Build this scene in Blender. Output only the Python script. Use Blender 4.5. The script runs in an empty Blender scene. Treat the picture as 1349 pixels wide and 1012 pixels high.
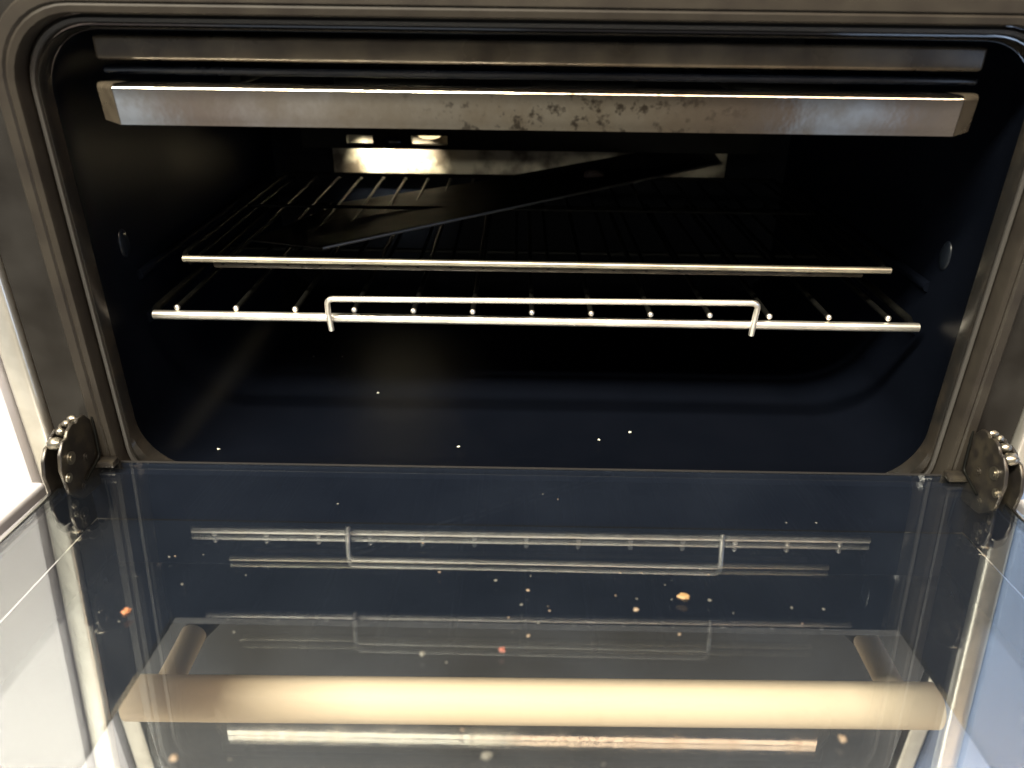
import bpy, bmesh, math, random
from mathutils import Vector, Matrix
random.seed(7)
S = bpy.context.scene
COL = S.collection
PI = math.pi
DL = math.radians(4.708)            # the open door stops a little above level

# ------------------------------------------------------------------ camera
cam_data = bpy.data.cameras.new('camera')
cam = bpy.data.objects.new('camera', cam_data); COL.objects.link(cam)
pitch, yaw, roll = math.radians(27.536), math.radians(-0.338), math.radians(0.763)
fw = Vector((math.sin(yaw)*math.cos(pitch), math.cos(yaw)*math.cos(pitch), -math.sin(pitch)))
r0 = fw.cross(Vector((0, 0, 1))).normalized(); u0 = r0.cross(fw)
rr = r0*math.cos(roll)+u0*math.sin(roll); uu = -r0*math.sin(roll)+u0*math.cos(roll)
M4 = Matrix((rr, uu, -fw)).transposed().to_4x4()
M4.translation = Vector((-0.00876, -0.36875, 0.24471))
cam.matrix_world = M4
cam_data.sensor_width = 36; cam_data.lens = 1002.9/1349*36
cam_data.clip_start = 0.01; cam_data.clip_end = 60
cam_data.dof.use_dof = True; cam_data.dof.focus_distance = 0.45; cam_data.dof.aperture_fstop = 7
S.camera = cam

# ------------------------------------------------------------------ view
S.view_settings.view_transform = 'Standard'
S.view_settings.look = 'None'
S.view_settings.gamma = 1
S.view_settings.use_curve_mapping = False
S.view_settings.exposure = 0.0

# ------------------------------------------------------------------ world: dim kitchen light from all round
w = bpy.data.worlds.new('World'); S.world = w; w.use_nodes = True
nt = w.node_tree; N = nt.nodes; L = nt.links
bg = N['Background']
tc = N.new('ShaderNodeTexCoord'); sep = N.new('ShaderNodeSeparateXYZ'); L.new(tc.outputs['Generated'], sep.inputs[0])
neg = N.new('ShaderNodeMath'); neg.operation = 'MULTIPLY'; neg.inputs[1].default_value = -1; L.new(sep.outputs['Y'], neg.inputs[0])
at = N.new('ShaderNodeMath'); at.operation = 'ARCTAN2'; L.new(sep.outputs['X'], at.inputs[0]); L.new(neg.outputs[0], at.inputs[1])
mr = N.new('ShaderNodeMapRange'); mr.inputs[1].default_value = -0.75; mr.inputs[2].default_value = 0.75
L.new(at.outputs[0], mr.inputs[0])
cr = N.new('ShaderNodeValToRGB'); L.new(mr.outputs[0], cr.inputs[0])
stops = [(0.0, (0.468, 0.515, 0.577)), (.20, (0.452, 0.499, 0.554)), (.235, (0.234, 0.172, 0.133)), (.28, (0.374, 0.351, 0.335)), (.33, (0.406, 0.382, 0.343)), (.38, (0.296, 0.265, 0.211)),
         (.46, (0.265, 0.242, 0.195)), (.56, (0.203, 0.179, 0.133)), (.66, (0.164, 0.133, 0.101)), (.715, (0.133, 0.101, 0.078)), (.735, (0.296, 0.351, 0.437)), (.775, (0.296, 0.335, 0.406)),
         (.80, (0.187, 0.156, 0.140)), (.87, (0.296, 0.265, 0.234)), (1.0, (0.187, 0.156, 0.133))]
el = cr.color_ramp.elements
while len(el) > 1: el.remove(el[-1])
el[0].position = 0; el[0].color = (*stops[0][1], 1)
for p, c in stops[1:]:
    e = el.new(p); e.color = (*c, 1)
mzr = N.new('ShaderNodeMapRange'); mzr.inputs[1].default_value = -1; mzr.inputs[2].default_value = 1
L.new(sep.outputs['Z'], mzr.inputs[0])
mz = N.new('ShaderNodeValToRGB'); L.new(mzr.outputs[0], mz.inputs[0])
ez = mz.color_ramp.elements; ez[0].position = .05; ez[0].color = (.15, .15, .15, 1); ez[1].position = .80; ez[1].color = (.16, .16, .16, 1)
for p, v in ((.36, .8), (.42, 1.0), (.52, 1.0), (.62, .45)):
    e = ez.new(p); e.color = (v, v, v, 1)
mu = N.new('ShaderNodeMix'); mu.data_type = 'RGBA'; mu.blend_type = 'MULTIPLY'; mu.inputs[0].default_value = 1
L.new(cr.outputs[0], mu.inputs[6]); L.new(mz.outputs[0], mu.inputs[7])
L.new(mu.outputs[2], bg.inputs[0]); bg.inputs[1].default_value = 1.05

# ------------------------------------------------------------------ the room's lamp and window behind the camera, plus an added cool fill
def area(name, loc, target, sx, sy, power, col):
    d = bpy.data.lights.new(name, 'AREA'); d.shape = 'RECTANGLE'; d.size = sx; d.size_y = sy
    d.energy = power; d.color = col
    o = bpy.data.objects.new(name, d); COL.objects.link(o); o.location = loc
    o.rotation_euler = (Vector(target)-Vector(loc)).to_track_quat('-Z', 'Y').to_euler()
    return o
area('kitchen_window_light', (-0.87, -1.15, 1.88), (-0.87, 0, -.1), 1.7, 0.27, 360, (1.0, .93, .76))
area('kitchen_ceiling_light', (0.80, -1.15, 1.88), (0.80, 0, -.1), 1.6, 0.27, 50, (1.0, .74, .52))
area('added_cool_fill', (1.5, -0.9, 0.2), (0.35, 0, -0.1), 0.6, 0.8, 6, (.50, .68, 1.0))  # added fill with no known source, makes the right cabinet bluer

# ------------------------------------------------------------------ materials
def mat(name, base, rough=.5, metal=0., spec=.5, bump=None, var=None, rvar=None, coat=0):
    m = bpy.data.materials.new(name); m.use_nodes = True
    n = m.node_tree.nodes; l = m.node_tree.links; b = n['Principled BSDF']
    b.inputs['Base Color'].default_value = (*base, 1); b.inputs['Roughness'].default_value = rough
    b.inputs['Metallic'].default_value = metal; b.inputs['Specular IOR Level'].default_value = spec
    b.inputs['Coat Weight'].default_value = coat
    t = n.new('ShaderNodeTexCoord')
    if var:                                   # (scale, colour2, lo, hi)
        no = n.new('ShaderNodeTexNoise'); no.inputs['Scale'].default_value = var[0]; no.inputs['Detail'].default_value = 8
        l.new(t.outputs['Object'], no.inputs['Vector'])
        r = n.new('ShaderNodeMapRange'); r.inputs[1].default_value = var[2]; r.inputs[2].default_value = var[3]
        l.new(no.outputs[0], r.inputs[0])
        x = n.new('ShaderNodeMix'); x.data_type = 'RGBA'; x.inputs[6].default_value = (*base, 1); x.inputs[7].default_value = (*var[1], 1)
        l.new(r.outputs[0], x.inputs[0]); l.new(x.outputs[2], b.inputs['Base Color'])
    if rvar:                                  # (scale, rough lo, rough hi)
        no = n.new('ShaderNodeTexNoise'); no.inputs['Scale'].default_value = rvar[0]; no.inputs['Detail'].default_value = 6
        l.new(t.outputs['Object'], no.inputs['Vector'])
        r = n.new('ShaderNodeMapRange'); r.inputs[1].default_value = .35; r.inputs[2].default_value = .65
        r.inputs[3].default_value = rvar[1]; r.inputs[4].default_value = rvar[2]
        l.new(no.outputs[0], r.inputs[0]); l.new(r.outputs[0], b.inputs['Roughness'])
    if bump:                                  # (scale, strength, distance)
        no = n.new('ShaderNodeTexNoise'); no.inputs['Scale'].default_value = bump[0]; no.inputs['Detail'].default_value = 5
        l.new(t.outputs['Object'], no.inputs['Vector'])
        bu = n.new('ShaderNodeBump'); bu.inputs['Strength'].default_value = bump[1]; bu.inputs['Distance'].default_value = bump[2]
        l.new(no.outputs[0], bu.inputs['Height']); l.new(bu.outputs[0], b.inputs['Normal'])
    return m
def glass(name, r0, tint, film, fcol=(.5, .55, .62)):
    """flat pane: see-through, mirror-like by angle, with a thin diffuse film for smears and painted-in haze"""
    m = bpy.data.materials.new(name); m.use_nodes = True
    n = m.node_tree.nodes; l = m.node_tree.links; n.remove(n['Principled BSDF']); out = n['Material Output']
    lw = n.new('ShaderNodeLayerWeight'); lw.inputs[0].default_value = .5
    p = n.new('ShaderNodeMath'); p.operation = 'POWER'; p.inputs[1].default_value = 5; l.new(lw.outputs['Facing'], p.inputs[0])
    a = n.new('ShaderNodeMath'); a.operation = 'MULTIPLY_ADD'; a.inputs[1].default_value = 1-r0; a.inputs[2].default_value = r0
    l.new(p.outputs[0], a.inputs[0])
    tr = n.new('ShaderNodeBsdfTransparent'); tr.inputs[0].default_value = (*tint, 1)
    gl = n.new('ShaderNodeBsdfGlossy'); gl.inputs['Roughness'].default_value = .012; gl.inputs[0].default_value = (.97, 1, 1, 1)
    mx = n.new('ShaderNodeMixShader'); l.new(a.outputs[0], mx.inputs[0]); l.new(tr.outputs[0], mx.inputs[1]); l.new(gl.outputs[0], mx.inputs[2])
    df = n.new('ShaderNodeBsdfDiffuse'); df.inputs[0].default_value = (*fcol, 1)
    t = n.new('ShaderNodeTexCoord'); no = n.new('ShaderNodeTexNoise'); no.inputs['Scale'].default_value = 14; no.inputs['Detail'].default_value = 5
    l.new(t.outputs['Object'], no.inputs['Vector'])
    r = n.new('ShaderNodeMapRange'); r.inputs[1].default_value = .3; r.inputs[2].default_value = .7; r.inputs[3].default_value = film*.3; r.inputs[4].default_value = film*1.9
    l.new(no.outputs[0], r.inputs[0])
    m2 = n.new('ShaderNodeMixShader'); l.new(r.outputs[0], m2.inputs[0]); l.new(mx.outputs[0], m2.inputs[1]); l.new(df.outputs[0], m2.inputs[2])
    l.new(m2.outputs[0], out.inputs['Surface'])
    return m

def strip_material():
    m = mat('worn_steel', (.62, .57, .50), .12, 1.0)
    n = m.node_tree.nodes; l = m.node_tree.links; b = n['Principled BSDF']
    t = n.new('ShaderNodeTexCoord')
    def noise(s, d, lo, hi, vec=None):
        no = n.new('ShaderNodeTexNoise'); no.inputs['Scale'].default_value = s; no.inputs['Detail'].default_value = d
        no.inputs['Roughness'].default_value = .65
        l.new(t.outputs['Object'] if vec is None else vec, no.inputs['Vector'])
        r = n.new('ShaderNodeMapRange'); r.inputs[1].default_value = lo; r.inputs[2].default_value = hi
        l.new(no.outputs[0], r.inputs[0]); return r.outputs[0]
    spots = noise(190, 5, .54, .64)
    sx = n.new('ShaderNodeSeparateXYZ'); l.new(t.outputs['Object'], sx.inputs[0])
    # the burnt-on stains sit around the middle of the strip
    ab = n.new('ShaderNodeMath'); ab.operation = 'SUBTRACT'; ab.inputs[1].default_value = .012; l.new(sx.outputs[0], ab.inputs[0])
    ab2 = n.new('ShaderNodeMath'); ab2.operation = 'ABSOLUTE'; l.new(ab.outputs[0], ab2.inputs[0])
    mrr = n.new('ShaderNodeMapRange'); mrr.inputs[1].default_value = .035; mrr.inputs[2].default_value = .095; mrr.inputs[3].default_value = 1; mrr.inputs[4].default_value = 0
    l.new(ab2.outputs[0], mrr.inputs[0])
    k = n.new('ShaderNodeMath'); k.operation = 'MULTIPLY'; l.new(spots, k.inputs[0]); l.new(mrr.outputs[0], k.inputs[1])
    k2 = n.new('ShaderNodeMath'); k2.operation = 'MULTIPLY'; k2.inputs[1].default_value = .8; l.new(k.outputs[0], k2.inputs[0])
    tint = noise(38, 4, .35, .65)
    c1 = n.new('ShaderNodeMix'); c1.data_type = 'RGBA'; c1.inputs[6].default_value = (.66, .62, .56, 1); c1.inputs[7].default_value = (.50, .44, .36, 1)
    l.new(tint, c1.inputs[0])
    c2 = n.new('ShaderNodeMix'); c2.data_type = 'RGBA'; c2.inputs[7].default_value = (.07, .055, .045, 1)
    l.new(k2.outputs[0], c2.inputs[0]); l.new(c1.outputs[2], c2.inputs[6]); l.new(c2.outputs[2], b.inputs['Base Color'])
    rg = n.new('ShaderNodeMapRange'); rg.inputs[3].default_value = .07; rg.inputs[4].default_value = .16
    l.new(tint, rg.inputs[0]); l.new(rg.outputs[0], b.inputs['Roughness'])
    bu = n.new('ShaderNodeBump'); bu.inputs['Strength'].default_value = .12; bu.inputs['Distance'].default_value = .0006
    l.new(noise(70, 3, 0, 1), bu.inputs['Height']); l.new(bu.outputs[0], b.inputs['Normal'])
    return m

ENAMEL = mat('black_enamel', (.007, .009, .014), .2, 0, .5, bump=(60, .06, .0004), var=(40, (.012, .014, .02), .4, .7), rvar=(30, .14, .3))
DIMPLE = mat('dimple_enamel', (.002, .003, .005), .38, 0, .22)
CAVITY = mat('cavity_enamel', (.0013, .0018, .0033), .4, 0, .03, bump=(45, .15, .0006), var=(25, (.0017, .0022, .0039), .3, .8), rvar=(12, .38, .44))
FRAME = mat('front_enamel', (.008, .0072, .0065), .22, 0, .1, bump=(90, .05, .0003), var=(30, (.016, .015, .014), .35, .7), rvar=(40, .14, .26))
BAND = mat('seal_band', (.018, .0155, .0125), .42, 0, .13, bump=(120, .1, .0004), var=(60, (.012, .010, .0085), .35, .7))
GROOVE = mat('groove_rubber', (.03, .028, .026), .45, 0, .5)
LIP = mat('lip_steel', (.007, .0065, .006), .26, 0, .35, var=(80, (.012, .01, .008), .45, .65))
STRIP = strip_material()
CHROME = mat('rack_chrome', (.93, .89, .82), .4, 1, .5, var=(50, (.84, .77, .67), .45, .7), rvar=(30, .36, .44))
DARKMETAL = mat('shaded_rack_wire', (.003, .003, .0025), .5, 0, .06, var=(120, (.0015, .0015, .0015), .4, .65))  # near black: the cavity's shade is put into the wire colour
BROWN = mat('brown_steel', (.06, .05, .036), .38, .3, .35, var=(60, (.03, .024, .018), .35, .65), rvar=(40, .25, .45))  # one brown for the ceiling lip, shield ends and rack flange
TRIM = mat('side_trim', (.62, .60, .55), .28, .85, .5, var=(40, (.5, .48, .43), .4, .6))
BACKST = mat('back_panel_steel', (.30, .27, .21), .5, .3, .5, bump=(25, .4, .002), var=(45, (.07, .055, .04), .42, .6))
HANDLE = mat('satin_handle', (.66, .51, .34), .68, .05, .5, bump=(200, .03, .0002))
LOWERGL = mat('lower_door_glass', (.008, .010, .014), .05, 0, .6)
HINGE = mat('hinge_steel', (.022, .019, .017), .35, .6, .5, bump=(150, .3, .0005), var=(120, (.045, .038, .028), .45, .65))
RIVET = mat('worn_rivet', (.26, .235, .19), .36, 1, .5, bump=(200, .2, .0004))
SHEET = mat('sheet_dark', (.003, .003, .003), .7, 0, .06, bump=(70, .2, .0005), var=(50, (.010, .009, .008), .45, .65))
SHEETRIM = mat('sheet_rim', (.16, .15, .14), .35, .8, .5)
WHITE = mat('white_lacquer', (.36, .35, .375), .35, 0, .5)
BLUELIT = mat('blue_lit_lacquer', (.17, .235, .39), .35, 0, .5)  # white lacquer with dim cool light painted into its colour
DOORMETAL = mat('door_shell', (.56, .55, .58), .35, .5, .5)
DOORBLACK = mat('door_black', (.004, .006, .012), .8, 0, .05)
PRINT = mat('door_print_black', (.006, .008, .013), .03, 0, .9)
GLASS_IN = glass('door_inner_glass', .12, (.97, .98, .985), .0016, (.4, .5, .7))
GLASS_OUT = glass('door_outer_glass', .05, (.96, .97, .98), .006, (.4, .5, .7))
GLASSEDGE = mat('glass_edge', (.015, .014, .014), .4, 0, .15)
FLOOR = mat('floor_tile', (.45, .43, .40), .4, 0, .5, var=(6, (.38, .36, .33), .4, .6))
BULB = mat('lamp_glass', (.9, .85, .7), .2, 0, .5)
_b = BULB.node_tree.nodes['Principled BSDF']; _b.inputs['Emission Color'].default_value = (1, .78, .42, 1); _b.inputs['Emission Strength'].default_value = 1.6
ALU = mat('hinge_arm_chrome', (.5, .5, .5), .2, 1)

# ------------------------------------------------------------------ helpers
def obj(name, bm, m, parent=None, smooth=True, label=None):
    me = bpy.data.meshes.new(name)
    bmesh.ops.recalc_face_normals(bm, faces=bm.faces[:])
    bm.to_mesh(me); bm.free()
    for p in me.polygons: p.use_smooth = smooth
    if smooth:
        me.set_sharp_from_angle(angle=math.radians(38))
    me.materials.append(m)
    o = bpy.data.objects.new(name, me); COL.objects.link(o)
    if parent: o.parent = parent
    if label: o['label'] = label
    return o
def thing(name, label, cat, loc=(0, 0, 0), group=None, rot=(0, 0, 0)):
    o = bpy.data.objects.new(name, None); COL.objects.link(o); o.location = loc; o.rotation_euler = rot
    o.empty_display_size = .02
    o['label'] = label; o['category'] = cat
    if group: o['group'] = group
    return o
def sub(name, parent, loc=(0, 0, 0), rot=(0, 0, 0)):
    o = bpy.data.objects.new(name, None); COL.objects.link(o); o.parent = parent; o.location = loc; o.rotation_euler = rot
    o.empty_display_size = .01
    return o
def box(bm, x0, x1, y0, y1, z0, z1, bev=0., seg=2):
    r = bmesh.ops.create_cube(bm, size=1)
    vs = r['verts']
    for v in vs:
        v.co = Vector((x0+(v.co.x+.5)*(x1-x0), y0+(v.co.y+.5)*(y1-y0), z0+(v.co.z+.5)*(z1-z0)))
    if bev:
        es = list({e for v in vs for e in v.link_edges})
        bmesh.ops.bevel(bm, geom=es, offset=bev, segments=seg, affect='EDGES', profile=.5)
def BX(*a, **k):
    bm = bmesh.new(); box(bm, *a, **k); return bm
def rounded(pts, r, n=6, closed=False):
    """polyline with its corners rounded"""
    P = [Vector(p) for p in pts]; out = []
    m = len(P)
    for i, p in enumerate(P):
        if not closed and i in (0, m-1): out.append(p); continue
        a = (P[(i-1) % m]-p); b = (P[(i+1) % m]-p)
        ang = a.angle(b); rad = r
        d = min(rad/math.tan(ang/2), a.length*.49, b.length*.49)
        s = p+a.normalized()*d; e = p+b.normalized()*d
        for k in range(n+1):
            t = k/n; out.append(s*(1-t)**2+p*2*t*(1-t)+e*t*t)
    return out
def tube(bm, pts, r, n=12, closed=False, caps=True):
    P = [Vector(p) for p in pts]; m = len(P); rings = []
    def tan(i):
        if closed: return (P[(i+1) % m]-P[(i-1) % m]).normalized()
        return (P[min(i+1, m-1)]-P[max(i-1, 0)]).normalized()
    t = tan(0); ref = Vector((0, 0, 1)) if abs(t.z) < .9 else Vector((1, 0, 0))
    nrm = (ref-t*ref.dot(t)).normalized()
    for i in range(m):
        t2 = tan(i); nrm = (nrm-t2*nrm.dot(t2)).normalized(); b = t2.cross(nrm)
        rings.append([bm.verts.new(P[i]+(nrm*math.cos(a)+b*math.sin(a))*r) for a in [2*PI*k/n for k in range(n)]])
    for i in range(m if closed else m-1):
        A = rings[i]; B = rings[(i+1) % m]
        for k in range(n): bm.faces.new((A[k], A[(k+1) % n], B[(k+1) % n], B[k]))
    if not closed and caps:
        bm.faces.new(rings[0][::-1]); bm.faces.new(rings[-1])
def ball(bm, c, r, sc=(1, 1, 1), sub_=2, jit=0):
    res = bmesh.ops.create_icosphere(bm, subdivisions=sub_, radius=1)
    for v in res['verts']:
        j = 1+random.uniform(-jit, jit)
        v.co = Vector((c[0]+v.co.x*r*sc[0]*j, c[1]+v.co.y*r*sc[1]*j, c[2]+v.co.z*r*sc[2]*j))
def rrect(hw, z0, z1, rt, rb, y, n=10):
    """rounded rectangle loop in the xz plane at depth y: rt top radius, rb bottom radius"""
    pts = []
    for cx, cz, r, a0 in ((hw-rt, z1-rt, rt, 0), (-hw+rt, z1-rt, rt, PI/2), (-hw+rb, z0+rb, rb, PI), (hw-rb, z0+rb, rb, 1.5*PI)):
        for k in range(n+1):
            a = a0+PI/2*k/n; pts.append(Vector((cx+r*math.cos(a), y, cz+r*math.sin(a))))
    return pts
def loft(bm, loops, cap_last=False, close=False):
    rs = [[bm.verts.new(p) for p in lp] for lp in loops]; n = len(rs[0])
    seq = list(zip(rs[:-1], rs[1:])) + ([(rs[-1], rs[0])] if close else [])
    for A, B in seq:
        for k in range(n): bm.faces.new((A[k], A[(k+1) % n], B[(k+1) % n], B[k]))
    if cap_last: bm.faces.new(rs[-1])

# ================================================================== THE SETTING
o = obj('floor', BX(-3, 3, -2.2, .6, -.84, -.80), FLOOR, smooth=False); o['kind'] = 'structure'
for nm, x0, x1, m, lab in (('kitchen_cabinet', -.90, -.289, WHITE, 'bright white kitchen cabinet along the left side of the oven'),
                           ('kitchen_cabinet', .287, .90, BLUELIT, 'white kitchen cabinet along the right side of the oven, cool light painted in as blue-grey')):
    c = thing(nm, lab, 'cabinet', ((x0+x1)/2, .3, -.8))
    hw = (x1-x0)/2
    obj('cabinet_door', BX(-hw, hw, -.306, -.286, .12, 1.12, bev=.0025), m, c)
    obj('carcass', BX(-hw+.002, hw-.002, -.285, .29, .12, 1.12), m, c, smooth=False)
    obj('plinth', BX(-hw+.002, hw-.002, -.24, .29, 0, .118), m, c, smooth=False)

# ================================================================== THE OVEN
oven = thing('double_oven', 'built-in black double oven with its upper door lowered open in front of the camera', 'oven')

# front face, sheet round the mouth
ZB = -.014                                  # bottom edge of the cavity mouth
bm = bmesh.new()
loft(bm, [rrect(.2715, -.05, .31, .002, .002, .02), rrect(.2715, -.05, .31, .002, .002, .001), rrect(.2705, -.049, .309, .002, .002, 0),
          rrect(.2478, -.032, .2440, .042, .03, 0), rrect(.2478, -.032, .2440, .042, .03, .006)])
obj('front_frame', bm, FRAME, oven)
# grey seal band
bm = bmesh.new()
loft(bm, [rrect(.2476, -.0318, .2438, .0418, .03, .004), rrect(.2474, -.0316, .2436, .0416, .03, -.0030), rrect(.2462, -.0304, .2424, .040, .029, -.0042),
          rrect(.2418, -.0262, .2375, .036, .027, -.0046), rrect(.2408, -.0252, .2366, .0355, .0265, -.0036), rrect(.2396, -.024, .2356, .035, .026, -.0044),
          rrect(.2372, -.0216, .2330, .033, .025, -.0040), rrect(.2365, -.0208, .2322, .032, .024, -.0025), rrect(.2365, -.0208, .2322, .032, .024, .008)])
obj('seal_band', bm, BAND, oven)
# dark groove and folded lip
bm = bmesh.new()
loft(bm, [rrect(.2363, -.0206, .2320, .032, .024, .006), rrect(.2345, -.019, .2305, .031, .022, .0035), rrect(.2328, -.0172, .2290, .030, .021, .0035), rrect(.2322, -.0166, .2282, .030, .021, .006)])
obj('groove_seal', bm, GROOVE, oven)
bm = bmesh.new()
loft(bm, [rrect(.2321, -.0165, .2280, .030, .021, .009), rrect(.2316, -.016, .2276, .030, .021, .0035), rrect(.2306, -.015, .2268, .029, .024, .0028),
          rrect(.2300, ZB, .2262, .029, .030, .0045), rrect(.2299, ZB+.0002, .2258, .028, .034, .012)])
obj('mouth_lip', bm, LIP, oven)
# cavity liner
D = .335
bm = bmesh.new()
loft(bm, [rrect(.2298, ZB+.0004, .2255, .028, .034, .0118), rrect(.2330, ZB-.003, .2275, .028, .036, .022), rrect(.2345, -.020, .2285, .028, .036, .04), rrect(.2345, -.020, .2285, .028, .036, D-.025), rrect(.229, -.016, .224, .028, .036, D-.008), rrect(.215, -.002, .21, .028, .036, D)], cap_last=True)
cav = obj('cavity', bm, CAVITY, oven)
# dimples pressed into the side walls
for s in (-1, 1):
    for (yy, zz, ry, rz) in ((.052, .112, .007, .010), (.016, .0735, .004, .0035)):
        bm = bmesh.new(); ball(bm, (0, 0, 0), 1, (.0020, ry*.8, rz*.85), 3)
        d = obj('wall_dimple', bm, DIMPLE, oven); d.location = (s*.2345, yy, zz)
    # shelf rails pressed along the walls
    for zz in (.068, .0955):
        bm = bmesh.new(); tube(bm, [(s*.2345, .06, zz-.0052), (s*.2345, .30, zz-.0052)], .0032, 10)
        obj('shelf_rail', bm, CAVITY, oven)
# upper lip bands above the steel strip
bm = bmesh.new(); box(bm, -.207, .205, .0130, .0185, .2124, .2232, bev=.0018, seg=3)
obj('ceiling_lip', bm, BROWN, oven)
bm = bmesh.new(); box(bm, -.211, .211, .024, .04, .2050, .2090, bev=.0016, seg=3)
obj('ceiling_lip', bm, ENAMEL, oven)
# bright steel strip = grill shield: folded channel with darker angled ends
bm = bmesh.new()
prof = [(.022, .2026), (.0066, .2032), (.0036, .2029), (.0024, .2018), (.0020, .2010), (.0033, .1872), (.0034, .1851), (.0036, .1850), (.0050, .1850), (.022, .1850)]
A = [bm.verts.new((-.1965, y, z)) for y, z in prof]; B = [bm.verts.new((.1938, y, z)) for y, z in prof]
for k in range(len(prof)-1): bm.faces.new((A[k], A[k+1], B[k+1], B[k]))
shield = obj('grill_shield', bm, STRIP, oven)
for s in (-1, 1):
    x0 = -.1967 if s < 0 else .1940; x1 = x0+s*.0125
    bm = bmesh.new()
    A = [bm.verts.new((x0, y, z)) for y, z in prof]; B = [bm.verts.new((x1, y+.011, z-(.0005 if z > .19 else -.0005))) for y, z in prof]
    for k in range(len(prof)-1): bm.faces.new((A[k], A[k+1], B[k+1], B[k]))
    obj('shield_end', bm, BROWN, shield, smooth=False)
# grill element behind the shield
bm = bmesh.new()
pts = []
for i in range(7):
    x = -.17+.34*i/6; pts += [(x, .09 if i % 2 == 0 else .27, .196), (x, .27 if i % 2 == 0 else .09, .196)]
tube(bm, rounded(pts, .012, 5), .0032, 10)
obj('grill_element', bm, DARKMETAL, oven)
# back panel of lighter steel with rounded ends
bm = bmesh.new()
loft(bm, [rrect(.176, .0915, .150, .003, .003, D-.004), rrect(.175, .092, .149, .003, .003, D-.010), rrect(.166, .095, .144, .003, .003, D-.012)], cap_last=True)
obj('back_panel', bm, BACKST, oven)
# black ball standing in for a dark round hole between the two added openings
bm = bmesh.new(); ball(bm, (-.115, .2845, .1290), .0055, (1.5, .6, .9), 3); obj('dark_blob', bm, ENAMEL, oven)
# cross bracket in front of the back wall, two holes added so lit panel and bulb imitate gold glints
bm = bmesh.new(); box(bm, -.19, .19, .285, .292, .1345, .152)
for x0, x1, z0, z1 in ((-.19, .19, .1235, .1270), (-.19, -.153, .1270, .1345), (-.131, -.099, .1270, .1345), (-.069, .19, .1270, .1345)): box(bm, x0, x1, .285, .292, z0, z1)
br = obj('cross_bracket', bm, DARKMETAL, oven, smooth=False)
# the oven's own lamp, lit, up behind the shield
bm = bmesh.new(); ball(bm, (-.086, .304, .1325), .0065, (1.6, .7, .6), 3)
obj('oven_lamp', bm, BULB, oven)
pl = bpy.data.lights.new('oven_lamp_light', 'AREA'); pl.shape = 'RECTANGLE'; pl.size = .06; pl.size_y = .008; pl.energy = .24; pl.spread = math.radians(70); pl.color = (1, .92, .68)
plo = bpy.data.objects.new('oven_lamp_light', pl); COL.objects.link(plo); plo.location = (-.118, .302, .1275); plo.parent = oven
plo.rotation_euler = (Vector((0, .022, -.020))).to_track_quat('-Z', 'Y').to_euler()

# stainless side trims, full height
for s in (-1, 1):
    x0, x1 = sorted((s*.2725, s*.2865))
    bm = bmesh.new(); box(bm, x0, x1, -.0035, .02, -.60, .31, bev=.0028, seg=3)
    obj('side_trim', bm, TRIM, oven)
# body of the oven behind
bm = bmesh.new(); box(bm, -.270, .270, D+.02, D+.05, -.60, .30); obj('rear_panel', bm, DOORBLACK, oven, smooth=False)
# control fascia above, mostly out of the picture
bm = bmesh.new(); box(bm, -.2715, .2715, -.003, .015, .256, .305, bev=.002); obj('control_fascia', bm, FRAME, oven)

# ---- lower door
low = obj('lower_door', BX(-.268, .268, -.004, .03, -.60, -.058, bev=.003, seg=3), LOWERGL, oven)
bm = bmesh.new(); tube(bm, [(-.2360, -.055, -.134), (.2410, -.055, -.1285)], .0132, 40)
es = [e for e in bm.edges if len(e.link_faces) == 2 and any(len(f.verts) > 10 for f in e.link_faces)]
bmesh.ops.bevel(bm, geom=es, offset=.0045, segments=4, affect='EDGES')
obj('handle_bar', bm, HANDLE, low)
for x, hz in ((-.2175, -.134), (.2215, -.1288)):
    bm = bmesh.new(); tube(bm, [(x, -.0035, hz), (x, -.046, hz)], .0080, 24); obj('handle_post', bm, HANDLE, low)

# ---- upper door, lowered: its own frame, x right, y outward-to-inward, z up from the glass
door = sub('upper_door', oven, (0, -.003, -.0005), (-DL, 0, 0))
ig = obj('inner_glass', BX(-.2538, .2538, -.262, 0, -.0025, 0, bev=.0004, seg=1), GLASS_IN, door, smooth=False)
# ground rear edge of the glass, and side edges
bm = bmesh.new(); box(bm, -.2520, .2520, .0002, .0012, -.0008, .0001); obj('glass_rear_edge', bm, GLASSEDGE, door, smooth=False)
for s in (-1, 1):
    a, b = sorted((s*.2542, s*.2575)); bm = bmesh.new(); box(bm, a, b, -.262, -.030, -.006, .0004, bev=.0008); obj('glass_side_channel', bm, ALU, door)
    # outer shell rail
    a, b = sorted((s*.2735, s*.2885)); bm = bmesh.new(); box(bm, a, b, -.268, -.012, -.036, -.0065, bev=.003, seg=3); obj('door_shell_side', bm, DOORMETAL, door)
    # black slot beside the glass, chrome arm running in it
    a, b = sorted((s*.2578, s*.2733)); bm = bmesh.new(); box(bm, a, b, -.262, -.014, -.0350, -.018); obj('door_slot', bm, DOORBLACK, door, smooth=False)
    a, b = sorted((s*.2625, s*.2665)); bm = bmesh.new(); box(bm, a, b, -.16, -.052, -.0175, -.0125, bev=.001); obj('hinge_arm', bm, ALU, door)
    # black side walls between the panes
    a, b = sorted((s*.2535, s*.2575)); bm = bmesh.new(); box(bm, a, b, -.262, -.003, -.0345, -.0065); obj('pane_spacer', bm, DOORBLACK, door, smooth=False)
bm = bmesh.new(); box(bm, -.2530, .2530, .0002, .0014, -.0345, -.0012); box(bm, -.2530, .2530, -.006, .0002, -.0345, -.0046); obj('door_end_rail', bm, DOORBLACK, door, smooth=False)
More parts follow.
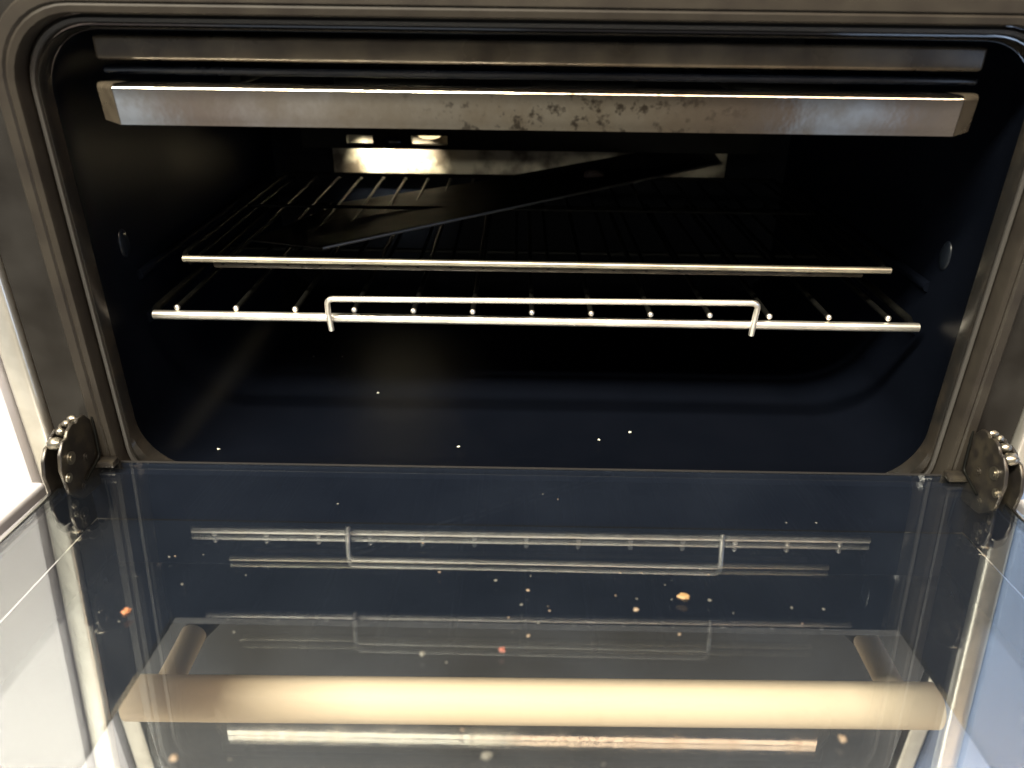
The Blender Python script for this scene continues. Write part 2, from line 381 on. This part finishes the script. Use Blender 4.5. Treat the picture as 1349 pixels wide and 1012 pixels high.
# outer pane: black printed border round a clear window
zo0, zo1 = -.0385, -.0350
bm = bmesh.new()
wx0, wx1, wy = -.1740, .1800, -.0905
box(bm, -.2532, wx0, -.262, -.0065, zo0, zo1); obj('printed_border', bm, PRINT, door, smooth=False)
bm = bmesh.new(); box(bm, wx1, .2532, -.262, -.0065, zo0, zo1); obj('printed_border', bm, PRINT, door, smooth=False)
bm = bmesh.new(); box(bm, wx0, wx1, wy, -.0065, zo0, zo1); obj('printed_border', bm, PRINT, door, smooth=False)
bm = bmesh.new(); box(bm, wx0, wx1, -.262, wy, zo0, zo1); obj('door_window', bm, GLASS_OUT, door, smooth=False)
bm = bmesh.new(); box(bm, -.2885, .2885, -.275, -.2685, -.0385, .0, bev=.002); obj('door_top_rail', bm, DOORMETAL, door)

# ---- hinges
for s in (-1, 1):
    prof = [(0, -.012), (.001, .028), (-.004, .0335), (-.010, .0345), (-.013, .0325), (-.0165, .0345), (-.023, .0330), (-.026, .0300), (-.030, .0300), (-.036, .0245), (-.039, .0170), (-.0385, .008), (-.038, .002), (-.033, -.004), (-.026, -.009), (-.012, -.011)]
    h = None
    for k, (xa, xb) in enumerate(((.2462, .2482), (.2560, .2580))):
        xa, xb = s*xa, s*xb
        bm = bmesh.new()
        f = bm.faces.new([bm.verts.new((xa, y*.88-.0045, z-(.004 if k else 0))) for y, z in prof])
        r = bmesh.ops.extrude_face_region(bm, geom=[f])
        for v in [g for g in r['geom'] if isinstance(g, bmesh.types.BMVert)]: v.co.x = xb
        bmesh.ops.bevel(bm, geom=bm.edges[:], offset=.0004, segments=1, affect='EDGES')
        if h is None: h = obj('hinge', bm, HINGE, oven)
        else: obj('outer_plate', bm, HINGE, h)
    # spring coils showing along the upper rim
    for y, z, r in ((-.0075, .0335, .0026), (-.0140, .0340, .0028), (-.0215, .0325, .0030), (-.0290, .0295, .0034)):
        bm = bmesh.new(); ball(bm, (0, 0, 0), r*random.uniform(.8, 1.15), (random.uniform(.9, 1.4), random.uniform(.7, 1), .9), 3, .07)
        c = obj('spring_coil', bm, RIVET, h); c.location = (s*.2515, y*.88-.004, z-.0015)
    for y, z, r in ((-.0300, .0190, .0036), (-.0370, .0105, .0026), (-.016, .012, .0022), (-.026, -.002, .0020)):
        bm = bmesh.new(); tube(bm, [(s*.2461, y*.88-.003, z), (s*.2452, y*.88-.003, z)], r, 18); tube(bm, [(s*.2453, y*.88-.003, z), (s*.2446, y*.88-.003, z)], r*.55, 14)
        obj('rivet', bm, RIVET if r > .0025 else HINGE, h)
    bm = bmesh.new(); tube(bm, rounded([(s*.2446, -.004, .030), (s*.2446, -.007, .006), (s*.2446, -.024, .001)], .004), .0008, 8); obj('edge_wire', bm, DARKMETAL, h)
    bm = bmesh.new(); box(bm, *sorted((s*.2350, s*.2530)), -.012, -.0045, .0005, .0045, bev=.0012); obj('hinge_foot', bm, HINGE, h)

# ================================================================== RACKS
def make_rack(name, label, zf, y0, y1, hw, xs, rf, rw, mfront, mwire, above, group=None):
    t = thing(name, label, 'oven rack', (0, y0, zf), group)
    bm = bmesh.new()
    dd = y1-y0
    tube(bm, rounded([(-hw, 0, 0), (hw+.004, 0, -.0008)], .002), rf, 16); obj('front_bar', bm, mfront, t)
    bm = bmesh.new()
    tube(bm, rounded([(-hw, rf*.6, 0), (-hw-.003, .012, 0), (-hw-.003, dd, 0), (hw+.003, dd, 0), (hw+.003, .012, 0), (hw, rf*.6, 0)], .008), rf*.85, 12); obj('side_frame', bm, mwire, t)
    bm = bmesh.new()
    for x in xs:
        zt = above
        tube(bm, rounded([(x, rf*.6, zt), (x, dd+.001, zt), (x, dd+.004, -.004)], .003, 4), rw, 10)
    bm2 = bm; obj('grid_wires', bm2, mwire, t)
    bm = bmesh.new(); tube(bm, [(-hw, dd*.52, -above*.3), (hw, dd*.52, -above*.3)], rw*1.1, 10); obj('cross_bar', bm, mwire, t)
    return t
xs1 = [-.2095+.0349*k for k in range(13)]
r1 = make_rack('oven_rack', 'lower chrome wire oven rack with a raised front handle loop', .0705, .047, .305, .2235, xs1, .0027, .0016, CHROME, DARKMETAL, .0040)
for x in xs1:                                # bright wire ends standing on the front bar
    bm = bmesh.new(); ball(bm, (x, .0014, .0042), .0018, (1, 1.0, 1), 2); obj('wire_end', bm, CHROME, r1)
bm = bmesh.new()
hp = rounded([(-.1180, -.0040, -.0065), (-.1185, -.0055, .0050), (-.1175, -.0090, .0150), (.1285, -.0090, .0165), (.1290, -.0055, .0065), (.1290, -.0040, -.0055)], .0045, 6)
tube(bm, hp, .0017, 12); obj('rack_handle', bm, CHROME, r1)

xs2 = [-.2030+.0193*k for k in range(22)]
SHADEDCHROME = mat('shaded_chrome', (.50, .46, .37), .42, 1, .5, var=(50, (.36, .32, .25), .45, .7), rvar=(30, .38, .46))  # darker copy of the chrome, the upper bar's shade is in its colour
r2 = make_rack('oven_rack', 'upper close-wired oven rack set just behind and above the handled rack', .1005, .061, .292, .2060, xs2, .0020, .0011, SHADEDCHROME, DARKMETAL, -.0030)
bm = bmesh.new(); box(bm, -.190, .196, .002, .0045, -.0062, -.0030, bev=.001); obj('front_flange', bm, BROWN, r2)

# dark baking sheet lying askew on the upper rack
t = thing('baking_sheet', 'thin bent black baking sheet lying askew across the upper rack, its right end raised', 'baking sheet', (0, 0, 0))
def P3(px, py, y=None, z=None):
    d = fw+rr*((px-674.5)/1002.9)-uu*((py-506)/1002.9); o_ = M4.translation
    k = ((y-o_.y)/d.y) if y is not None else ((z-o_.z)/d.z)
    return o_+d*k
a = P3(425, 329, y=.077); b = P3(950, 216, y=.300); c = P3(930, 186, y=.306); e = P3(640, 239, y=.284)
d = P3(452, 268, y=.236); f = P3(330, 318, y=.090)
bm = bmesh.new()
V = {k: (bm.verts.new(p), bm.verts.new(p+Vector((0, 0, .0010)))) for k, p in dict(a=a, b=b, c=c, e=e, d=d, f=f).items()}
for tri in ('abe', 'bce', 'aed', 'adf'):
    bm.faces.new([V[k][1] for k in tri]); bm.faces.new([V[k][0] for k in tri[::-1]])
for k1, k2 in ('ab', 'bc', 'ce', 'ed', 'df', 'fa'):
    bm.faces.new((V[k1][0], V[k2][0], V[k2][1], V[k1][1]))
bmesh.ops.triangulate(bm, faces=bm.faces[:])
obj('sheet_plate', bm, SHEET, t)
bm = bmesh.new(); tube(bm, [a+Vector((0, 0, .0008)), b+Vector((0, 0, .0008))], .0011, 8); obj('sheet_rim', bm, SHEETRIM, t)

# ================================================================== CRUMBS
def on_door(px, py, off=0):
    d = fw+rr*((px-674.5)/1002.9)-uu*((py-506)/1002.9); o_ = M4.translation
    n = Vector((0, math.sin(DL), math.cos(DL))); p0 = Vector((0, -.003, -.0005))
    k = ((p0-o_).dot(n)-off)/d.dot(n); return o_+d*k
def on_floor(px, py):
    return P3(px, py, z=-.0195)
CR = {'orange': mat('orange_crumb', (.20, .075, .03), .7, bump=(900, .5, .0005)), 'gold': mat('golden_crumb', (.17, .10, .04), .7, bump=(900, .5, .0005)),
      'red': mat('red_crumb', (.13, .04, .028), .7), 'pale': mat('pale_crumb', (.06, .058, .05), .7), 'floor': mat('floor_speck', (.45, .45, .36), .7), 'beige': mat('beige_crumb', (.13, .095, .065), .7)}
def crumb(px, py, r, kind, label, group=None, place=on_door, flat=.5, stretch=1.3):
    p = place(px, py)
    bm = bmesh.new(); ball(bm, (0, 0, 0), r, (stretch, 1, flat), 2, .30)
    o = obj('crumb', bm, CR[kind], smooth=False); o.location = p+Vector((0, 0, r*flat*.8)); o.rotation_euler = (0, 0, random.uniform(-1, 1)) if stretch < 1.5 else (0, 0, 0)
    o['label'] = label; o['category'] = 'crumb'
    if group: o['group'] = group
for px, py, r, k, lab, st in (
    (167, 807, .0018, 'orange', 'orange crumb on the door glass beside the reflection of the grey seal band', 1.0),
    (900, 787, .0016, 'gold', 'largest golden crumb, flat and wide, on the right half of the door glass', 1.7),
    (661, 857, .0013, 'red', 'reddish crumb on the glass just above the middle of the lower handle', 1.0),
    (1110, 975, .0014, 'beige', 'beige crumb on the glass below the right end of the lower handle', .9),
    (641, 997, .0015, 'pale', 'pale round crumb on the glass at the bottom edge of the picture', 1.2),
    (556, 862, .0012, 'pale', 'pale oval crumb on the glass above the handle, left of the reddish crumb', .9),
    (838, 804, .0010, 'beige', 'small beige crumb on the glass left of and below the largest golden crumb', 1.1),
    (229, 1000, .0013, 'beige', 'beige crumb on the glass below the left end of the lower handle', 1.0)):
    crumb(px, py, r, k, lab, stretch=st)
SP = [(653, 765, 8), (695, 778, 9), (687, 797, 7), (670, 814, 5), (696, 838, 9), (709, 821, 6), (724, 805, 5), (699, 759, 4), (579, 754, 6), (557, 716, 6),
      (839, 789, 5), (845, 755, 5), (817, 755, 5), (923, 750, 6), (933, 757, 5), (935, 791, 8), (895, 836, 7), (240, 770, 6), (223, 734, 6), (231, 733, 5), (445, 664, 6),
      (268, 731, 4), (127, 832, 6), (157, 819, 5), (324, 758, 4), (1036, 689, 5), (1075, 689, 6), (1043, 801, 6), (1085, 803, 6), (1094, 714, 4), (735, 658, 4), (715, 651, 4),
      (609, 962, 6), (303, 1001, 5), (308, 833, 5), (318, 844, 4), (588, 873, 5), (795, 1007, 5), (1057, 822, 4), (966, 808, 4), (885, 790, 4), (876, 771, 4), (811, 785, 4), (722, 799, 3), (675, 833, 3), (566, 832, 3)]
for px, py, s in SP:
    crumb(px, py, s*.00007, random.choice(['pale', 'pale', 'beige']), 'tiny pale speck of baked food on the upper door glass', 'specks on the door glass', flat=.5)
FL = [(317, 500, 8), (319, 512, 8), (315, 518, 6), (321, 487, 5), (329, 488, 5), (498, 518, 7), (604, 589, 7), (830, 570, 8), (789, 580, 7), (413, 470, 5), (451, 470, 4), (288, 592, 7), (305, 508, 4)]
for px, py, s in FL:
    crumb(px, py, s*.00010, 'floor', 'tiny pale speck on the dark floor inside the oven', 'specks on the cavity floor', on_floor, .6)
bm = bmesh.new(); ball(bm, (0, 0, 0), .0028, (1.6, .7, .5), 3, .1)
o = obj('food_scrap', bm, CR['pale']); o.location = on_floor(272, 548); o.rotation_euler = (0, 0, .7)
o['label'] = 'grey smeared scrap on the left of the oven floor below the racks'; o['category'] = 'food scrap'
bm = bmesh.new(); ball(bm, (0, 0, 0), .0075, (1.1, .6, .6), 3, .12)
o = obj('food_scrap', bm, mat('burnt_brown_scrap', (.12, .085, .07), .6)); o.location = P3(782, 231, y=.27)
o['label'] = 'dull brown burnt scrap at the back of the upper rack'; o['category'] = 'food scrap'

S.render.engine = 'CYCLES'
S.cycles.max_bounces = 14; S.cycles.transparent_max_bounces = 24; S.cycles.glossy_bounces = 8
S.cycles.sample_clamp_indirect = 6
